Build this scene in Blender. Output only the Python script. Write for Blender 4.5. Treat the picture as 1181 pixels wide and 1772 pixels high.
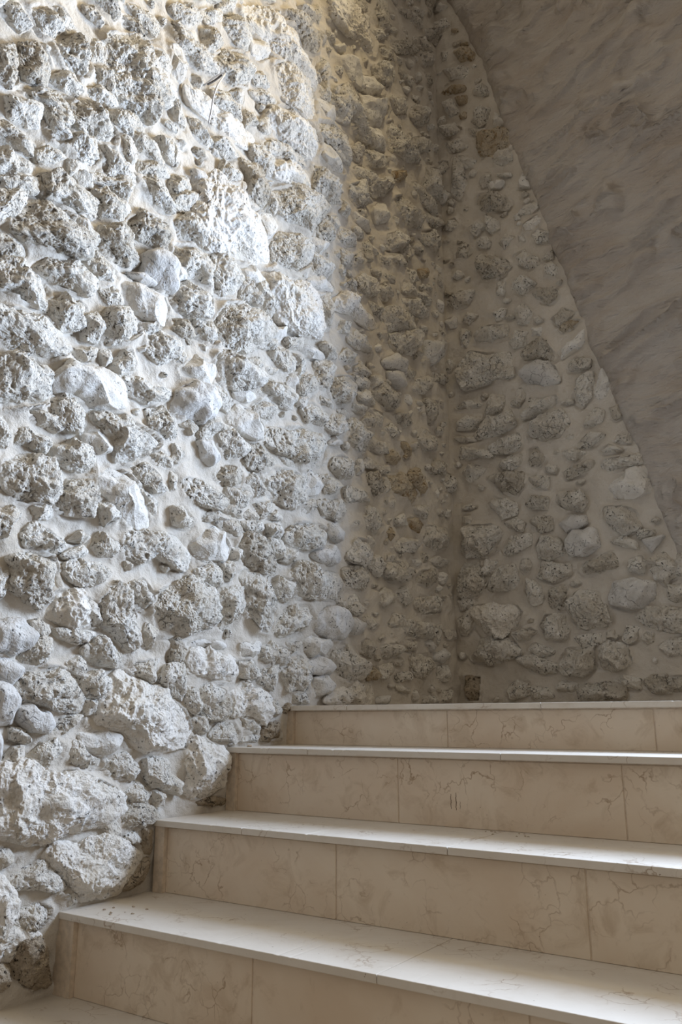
import bpy, bmesh, math, random
import numpy as np
from mathutils import Vector, Matrix

for o in list(bpy.data.objects):
    bpy.data.objects.remove(o)
scene = bpy.context.scene
COL = scene.collection

# ------------------------------------------------------------------ camera
F_PX = 1425.135
PITCH, YAW, ROLL = 0.24500, 0.59886, -0.002964
EYE = Vector((1.70470, -2.17774, -0.03865))
cp, sp, cy, sy = math.cos(PITCH), math.sin(PITCH), math.cos(YAW), math.sin(YAW)
fwd = Vector((-sy * cp, cy * cp, sp))
rgt = Vector((cy, sy, 0.0))
upv = rgt.cross(fwd)
r2 = rgt * math.cos(ROLL) + upv * math.sin(ROLL)
u2 = -rgt * math.sin(ROLL) + upv * math.cos(ROLL)
cam_d = bpy.data.cameras.new('camera')
cam = bpy.data.objects.new('camera', cam_d)
COL.objects.link(cam)
cam.matrix_world = Matrix(((r2.x, u2.x, -fwd.x, EYE.x), (r2.y, u2.y, -fwd.y, EYE.y),
                           (r2.z, u2.z, -fwd.z, EYE.z), (0, 0, 0, 1)))
cam_d.sensor_fit = 'VERTICAL'
cam_d.sensor_height = 36.0
cam_d.lens = F_PX * 36.0 / 1772.0
cam_d.clip_start = 0.02
scene.camera = cam

# ------------------------------------------------------------------ light
world = bpy.data.worlds.new('world')
scene.world = world
world.use_nodes = True
wn = world.node_tree
wn.nodes.clear()
w_out = wn.nodes.new('ShaderNodeOutputWorld')
w_bg = wn.nodes.new('ShaderNodeBackground')
w_tc = wn.nodes.new('ShaderNodeTexCoord')
w_sep = wn.nodes.new('ShaderNodeSeparateXYZ')
w_ramp = wn.nodes.new('ShaderNodeValToRGB')
w_map = wn.nodes.new('ShaderNodeMapRange')
w_map.inputs['From Min'].default_value = -1.0
wn.links.new(w_tc.outputs['Generated'], w_sep.inputs[0])
wn.links.new(w_sep.outputs['Z'], w_map.inputs['Value'])
wn.links.new(w_map.outputs[0], w_ramp.inputs['Fac'])
w_ramp.color_ramp.elements[0].color = (0.14, 0.10, 0.065, 1)
w_ramp.color_ramp.elements[1].color = (1.80, 1.62, 1.36, 1)
w_mid = w_ramp.color_ramp.elements.new(0.5)
w_mid.color = (0.72, 0.60, 0.48, 1)
wn.links.new(w_ramp.outputs['Color'], w_bg.inputs['Color'])
w_bg.inputs['Strength'].default_value = 0.285
wn.links.new(w_bg.outputs[0], w_out.inputs['Surface'])

def area_light(name, loc, target, sx, sz, power, color):
    d = bpy.data.lights.new(name, 'AREA')
    d.shape = 'RECTANGLE'; d.size = sx; d.size_y = sz
    d.energy = power; d.color = color; d.spread = math.radians(138)
    o = bpy.data.objects.new(name, d); COL.objects.link(o)
    o.location = loc
    o.rotation_euler = (Vector(target) - Vector(loc)).to_track_quat('-Z', 'Y').to_euler()
    return o

# daylight from the tall opening in the end wall, to the right of the frame: cool below, warmer at its head
area_light('daylight_opening', (1.80, 1.07, 1.35), (1.80, 0.0, 1.35), 0.75, 1.2, 164, (0.60, 0.75, 1.0))
area_light('daylight_head', (1.80, 1.07, 2.95), (1.80, 0.0, 2.95), 0.75, 1.5, 72, (1.0, 0.85, 0.58))
# warm lamp high up under the vault, aimed at the left wall
sd = bpy.data.lights.new('warm_lamp', 'SPOT')
sd.energy = 95; sd.color = (1.0, 0.80, 0.46); sd.shadow_soft_size = 0.12
sd.spot_size = math.radians(62); sd.spot_blend = 0.9
so = bpy.data.objects.new('warm_lamp', sd); COL.objects.link(so)
so.location = (1.5, -0.55, 4.3)
so.rotation_euler = (Vector((0.0, -0.22, 2.75)) - so.location).to_track_quat('-Z', 'Y').to_euler()

scene.view_settings.view_transform = 'Standard'
scene.view_settings.look = 'None'
scene.view_settings.gamma = 1.0
scene.view_settings.exposure = 0.17
scene.view_settings.use_curve_mapping = False

# ------------------------------------------------------------------ dimensions
K = 0.04025          # the left wall leans out of square by this much
YB = 1.1631          # plane of the end wall
TREAD = 0.273
NOSE = 0.0192
TOP = {4: 0.0, 3: -0.1219, 2: -0.2995, 1: -0.4771, 0: -0.6547}
rng = np.random.default_rng(7)
random.seed(7)

# ------------------------------------------------------------------ noise (numpy Perlin)
_perm = np.random.default_rng(11).permutation(256)
_perm = np.concatenate([_perm, _perm, _perm])
_g = np.random.default_rng(12).normal(size=(256, 3))
_g /= np.linalg.norm(_g, axis=1)[:, None]

def pnoise(P):
    P = np.asarray(P, float)
    i = np.floor(P).astype(int); f = P - i
    u = f * f * f * (f * (f * 6 - 15) + 10)
    i &= 255
    r = 0
    for dx in (0, 1):
        wx = u[:, 0] if dx else 1 - u[:, 0]
        for dy in (0, 1):
            wy = u[:, 1] if dy else 1 - u[:, 1]
            for dz in (0, 1):
                wz = u[:, 2] if dz else 1 - u[:, 2]
                h = _perm[_perm[_perm[(i[:, 0] + dx) & 255] + ((i[:, 1] + dy) & 255)] + ((i[:, 2] + dz) & 255)]
                g = _g[h]
                r = r + wx * wy * wz * (g[:, 0] * (f[:, 0] - dx) + g[:, 1] * (f[:, 1] - dy) + g[:, 2] * (f[:, 2] - dz))
    return r * 1.6

# ------------------------------------------------------------------ mesh helpers
def np_mesh(name, V, Fc, smooth=True):
    me = bpy.data.meshes.new(name)
    V = np.asarray(V, np.float32); Fc = np.asarray(Fc, np.int32)
    n, k = Fc.shape
    me.vertices.add(len(V)); me.vertices.foreach_set('co', V.ravel())
    me.loops.add(n * k); me.loops.foreach_set('vertex_index', Fc.ravel())
    me.polygons.add(n)
    me.polygons.foreach_set('loop_start', np.arange(0, n * k, k, dtype=np.int32))
    me.polygons.foreach_set('loop_total', np.full(n, k, np.int32))
    me.update(calc_edges=True); me.validate()
    me.polygons.foreach_set('use_smooth', np.full(len(me.polygons), smooth))
    return me

def link(name, me, mat=None, parent=None, loc=None):
    o = bpy.data.objects.new(name, me)
    COL.objects.link(o)
    if mat is not None and me is not None: me.materials.append(mat)
    if loc is not None: o.location = loc
    if parent is not None: o.parent = parent
    return o

def tag(o, label=None, cat=None, group=None, kind=None):
    if label: o['label'] = label
    if cat: o['category'] = cat
    if group: o['group'] = group
    if kind: o['kind'] = kind
    return o

def grid_faces(nu, nv):
    a = np.arange(nu * nv).reshape(nu, nv)
    return np.stack([a[:-1, :-1].ravel(), a[1:, :-1].ravel(), a[1:, 1:].ravel(), a[:-1, 1:].ravel()], 1)

def ico(level):
    bm = bmesh.new()
    bmesh.ops.create_icosphere(bm, subdivisions=level, radius=1.0)
    bm.verts.ensure_lookup_table()
    V = np.array([v.co[:] for v in bm.verts])
    Fc = np.array([[v.index for v in f.verts] for f in bm.faces])
    bm.free()
    keep = V[:, 2] > -0.35
    Fk = Fc[keep[Fc].any(1)]
    used = np.unique(Fk)
    m = -np.ones(len(V), int); m[used] = np.arange(len(used))
    return V[used], m[Fk]
ICO = {l: ico(l) for l in (4, 5, 6, 7)}

# ------------------------------------------------------------------ materials
def new_mat(name):
    m = bpy.data.materials.new(name); m.use_nodes = True
    nt = m.node_tree; nt.nodes.clear()
    out = nt.nodes.new('ShaderNodeOutputMaterial')
    b = nt.nodes.new('ShaderNodeBsdfPrincipled')
    nt.links.new(b.outputs[0], out.inputs['Surface'])
    geo = nt.nodes.new('ShaderNodeNewGeometry')
    return m, nt, b, geo.outputs['Position']

def n_noise(nt, vec, scale, detail=4, rough=0.6, dist=0.0):
    n = nt.nodes.new('ShaderNodeTexNoise')
    n.inputs['Scale'].default_value = scale; n.inputs['Detail'].default_value = detail
    n.inputs['Roughness'].default_value = rough; n.inputs['Distortion'].default_value = dist
    nt.links.new(vec, n.inputs['Vector'])
    return n.outputs['Fac']

def n_ramp(nt, fac, stops):
    r = nt.nodes.new('ShaderNodeValToRGB')
    e = r.color_ramp.elements
    while len(e) < len(stops): e.new(0.5)
    for k, (p, c) in enumerate(stops):
        e[k].position = p
        e[k].color = c if len(c) == 4 else (*c, 1)
    nt.links.new(fac, r.inputs['Fac'])
    return r.outputs['Color']

def g(v): return (v, v, v, 1)

def n_mix(nt, fac, a, b, mode='MIX'):
    m = nt.nodes.new('ShaderNodeMix'); m.data_type = 'RGBA'; m.blend_type = mode
    if isinstance(fac, (int, float)): m.inputs[0].default_value = fac
    else: nt.links.new(fac, m.inputs[0])
    for s, v in ((6, a), (7, b)):
        if isinstance(v, tuple): m.inputs[s].default_value = v if len(v) == 4 else (*v, 1)
        else: nt.links.new(v, m.inputs[s])
    return m.outputs[2]

def n_bump(nt, h, strength, dist, prev=None):
    b = nt.nodes.new('ShaderNodeBump')
    b.inputs['Strength'].default_value = strength; b.inputs['Distance'].default_value = dist
    nt.links.new(h, b.inputs['Height'])
    if prev is not None: nt.links.new(prev, b.inputs['Normal'])
    return b.outputs[0]

def n_voro(nt, vec, scale, feature='F1'):
    v = nt.nodes.new('ShaderNodeTexVoronoi'); v.feature = feature
    v.inputs['Scale'].default_value = scale
    nt.links.new(vec, v.inputs['Vector'])
    return v.outputs['Distance']

def stone_mat(name, base, pale, stain, stain_at, rough_bump, crack=0.8):
    m, nt, b, P = new_mat(name)
    c1 = n_mix(nt, n_ramp(nt, n_noise(nt, P, 9, 3), [(0.35, g(0)), (0.62, g(1))]), base, pale)
    st = n_ramp(nt, n_noise(nt, P, 26, 6, 0.72, 0.6), [(stain_at, g(0)), (stain_at + 0.10, g(0.85))])
    c2 = n_mix(nt, st, c1, stain)
    pit_n = n_noise(nt, P, 105, 4, 0.65)
    pits = n_ramp(nt, pit_n, [(0.345, g(1)), (0.41, g(0))])
    dens = n_ramp(nt, n_noise(nt, P, 18, 2), [(0.40, g(0.1)), (0.6, g(1))])
    pf = n_mix(nt, 1.0, pits, dens, 'MULTIPLY')
    # dark cracks and holes in the stone
    wv = nt.nodes.new('ShaderNodeTexNoise'); wv.inputs['Scale'].default_value = 30; wv.inputs['Detail'].default_value = 3
    nt.links.new(P, wv.inputs['Vector'])
    wm = nt.nodes.new('ShaderNodeVectorMath'); wm.operation = 'MULTIPLY_ADD'; wm.inputs[1].default_value = (0.035, 0.035, 0.035)
    nt.links.new(wv.outputs['Color'], wm.inputs[0]); nt.links.new(P, wm.inputs[2])
    ck = n_ramp(nt, n_voro(nt, wm.outputs[0], 24, 'DISTANCE_TO_EDGE'), [(0.0, g(1)), (0.05, g(0))])
    cm = n_ramp(nt, n_noise(nt, P, 14, 3), [(0.52, g(0)), (0.66, g(crack))])
    ckm = n_mix(nt, 1.0, ck, cm, 'MULTIPLY')
    pf = n_mix(nt, 1.0, pf, ckm, 'LIGHTEN')
    c3 = n_mix(nt, pf, c2, tuple(0.25 * x for x in stain))
    nt.links.new(c3, b.inputs['Base Color'])
    b.inputs['Roughness'].default_value = 0.92
    b.inputs['Specular IOR Level'].default_value = 0.15
    nb = n_bump(nt, n_noise(nt, P, 55, 5, 0.7), 0.9 * rough_bump, 0.012)
    nb = n_bump(nt, n_noise(nt, P, 210, 3, 0.7), 0.9 * rough_bump, 0.004, nb)
    inv = n_ramp(nt, pf, [(0, g(1)), (1, g(0))])
    nb = n_bump(nt, inv, 0.8 * rough_bump, 0.004, nb)
    nt.links.new(nb, b.inputs['Normal'])
    return m

M = {}
M['n'] = stone_mat('pale_limestone', (0.66, 0.61, 0.53), (0.80, 0.77, 0.71), (0.33, 0.28, 0.21), 0.66, 1.0)
M['f'] = stone_mat('flat_limestone', (0.70, 0.655, 0.58), (0.81, 0.78, 0.73), (0.36, 0.31, 0.24), 0.70, 0.65, 0.5)
M['d'] = stone_mat('stained_limestone', (0.58, 0.525, 0.44), (0.72, 0.68, 0.61), (0.20, 0.165, 0.125), 0.55, 1.1)
M['s'] = stone_mat('dressed_limestone', (0.62, 0.59, 0.54), (0.71, 0.69, 0.65), (0.40, 0.36, 0.30), 0.72, 0.5, 0.4)
M['g'] = stone_mat('grey_fieldstone', (0.54, 0.525, 0.50), (0.66, 0.645, 0.62), (0.26, 0.25, 0.24), 0.64, 0.5)
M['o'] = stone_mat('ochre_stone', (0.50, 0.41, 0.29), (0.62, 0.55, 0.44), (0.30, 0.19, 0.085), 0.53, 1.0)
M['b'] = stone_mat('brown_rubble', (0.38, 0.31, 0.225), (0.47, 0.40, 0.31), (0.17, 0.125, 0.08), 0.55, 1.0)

def mortar_mat():
    m, nt, b, P = new_mat('lime_mortar')
    c = n_mix(nt, n_ramp(nt, n_noise(nt, P, 5, 4), [(0.35, g(0)), (0.65, g(1))]), (0.52, 0.475, 0.41), (0.60, 0.56, 0.50))
    c = n_mix(nt, n_ramp(nt, n_noise(nt, P, 40, 5), [(0.62, g(0)), (0.72, g(0.5))]), c, (0.42, 0.36, 0.28))
    nt.links.new(c, b.inputs['Base Color'])
    b.inputs['Roughness'].default_value = 0.95
    b.inputs['Specular IOR Level'].default_value = 0.1
    nb = n_bump(nt, n_noise(nt, P, 38, 5, 0.65), 0.6, 0.012)
    nb = n_bump(nt, n_noise(nt, P, 260, 3), 0.35, 0.002, nb)
    nt.links.new(nb, b.inputs['Normal'])
    return m
M['mortar'] = mortar_mat()

def slab_mat(name, base, pale, amount):
    m, nt, b, P = new_mat(name)
    c = n_mix(nt, n_ramp(nt, n_noise(nt, P, 3.2, 4, 0.6, 0.5), [(0.35, g(0)), (0.66, g(1))]), base, pale)
    c = n_mix(nt, n_ramp(nt, n_noise(nt, P, 13, 5, 0.65, 0.8), [(0.52, g(0)), (0.70, g(amount))]), c, (0.40, 0.29, 0.18))
    # thin curly brown veins
    wob = nt.nodes.new('ShaderNodeTexNoise'); wob.inputs['Scale'].default_value = 14
    wob.inputs['Detail'].default_value = 4
    nt.links.new(P, wob.inputs['Vector'])
    vm = nt.nodes.new('ShaderNodeVectorMath'); vm.operation = 'MULTIPLY_ADD'
    vm.inputs[1].default_value = (0.13, 0.13, 0.13)
    nt.links.new(wob.outputs['Color'], vm.inputs[0]); nt.links.new(P, vm.inputs[2])
    ed = n_voro(nt, vm.outputs[0], 15, 'DISTANCE_TO_EDGE')
    line = n_ramp(nt, ed, [(0.0, g(1)), (0.035, g(0))])
    msk = n_ramp(nt, n_noise(nt, P, 8, 4), [(0.5, g(0)), (0.66, g(0.75))])
    c = n_mix(nt, n_mix(nt, 1.0, line, msk, 'MULTIPLY'), c, (0.27, 0.17, 0.09))
    spk = n_ramp(nt, n_noise(nt, P, 95, 2), [(0.735, g(0)), (0.76, g(0.8))])
    c = n_mix(nt, spk, c, (0.2, 0.14, 0.09))
    nt.links.new(c, b.inputs['Base Color'])
    b.inputs['Roughness'].default_value = 0.5
    b.inputs['Specular IOR Level'].default_value = 0.3
    nb = n_bump(nt, n_noise(nt, P, 70, 4), 0.10, 0.004)
    nt.links.new(nb, b.inputs['Normal'])
    return m
M['riser'] = slab_mat('riser_limestone', (0.62, 0.50, 0.375), (0.70, 0.605, 0.485), 0.45)
M['tread'] = slab_mat('tread_limestone', (0.59, 0.535, 0.46), (0.67, 0.62, 0.55), 0.15)

def plain_mat(name, col, rough=0.9, metal=0.0, nscale=60, bump=0.3):
    m, nt, b, P = new_mat(name)
    nf = n_noise(nt, P, nscale, 4)
    c = n_mix(nt, n_ramp(nt, nf, [(0.35, g(0)), (0.65, g(1))]), tuple(0.85 * x for x in col), tuple(min(1, 1.1 * x) for x in col))
    nt.links.new(c, b.inputs['Base Color'])
    b.inputs['Roughness'].default_value = rough; b.inputs['Metallic'].default_value = metal
    nt.links.new(n_bump(nt, nf, bump, 0.003), b.inputs['Normal'])
    return m
M['grout'] = plain_mat('joint_grout', (0.62, 0.52, 0.41))
M['wire'] = plain_mat('galvanised_wire', (0.62, 0.62, 0.64), 0.4, 0.7, 200, 0.1)
M['rust'] = plain_mat('dark_wire', (0.10, 0.085, 0.075), 0.7, 0.3, 200, 0.2)
M['scratch'] = plain_mat('scratch_stain', (0.22, 0.16, 0.11), 0.8)
M['crumb'] = plain_mat('mortar_crumb', (0.42, 0.34, 0.25))

def plaster_mat():
    m, nt, b, P = new_mat('rough_plaster')
    mp = nt.nodes.new('ShaderNodeMapping'); mp.inputs['Scale'].default_value = (1.0, 1.0, 2.6)
    nt.links.new(P, mp.inputs['Vector'])
    c = n_mix(nt, n_ramp(nt, n_noise(nt, mp.outputs[0], 3.0, 5, 0.6, 0.4), [(0.36, g(0)), (0.62, g(1))]),
              (0.425, 0.375, 0.325), (0.475, 0.44, 0.40))
    nt.links.new(c, b.inputs['Base Color'])
    b.inputs['Roughness'].default_value = 0.9
    b.inputs['Specular IOR Level'].default_value = 0.15
    nb = n_bump(nt, n_noise(nt, mp.outputs[0], 7, 4, 0.55, 0.3), 0.9, 0.05)
    nb = n_bump(nt, n_noise(nt, mp.outputs[0], 24, 5, 0.6), 0.5, 0.014, nb)
    nb = n_bump(nt, n_noise(nt, P, 300, 3), 0.25, 0.0015, nb)
    nt.links.new(nb, b.inputs['Normal'])
    return m
M['plaster'] = plaster_mat()

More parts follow.
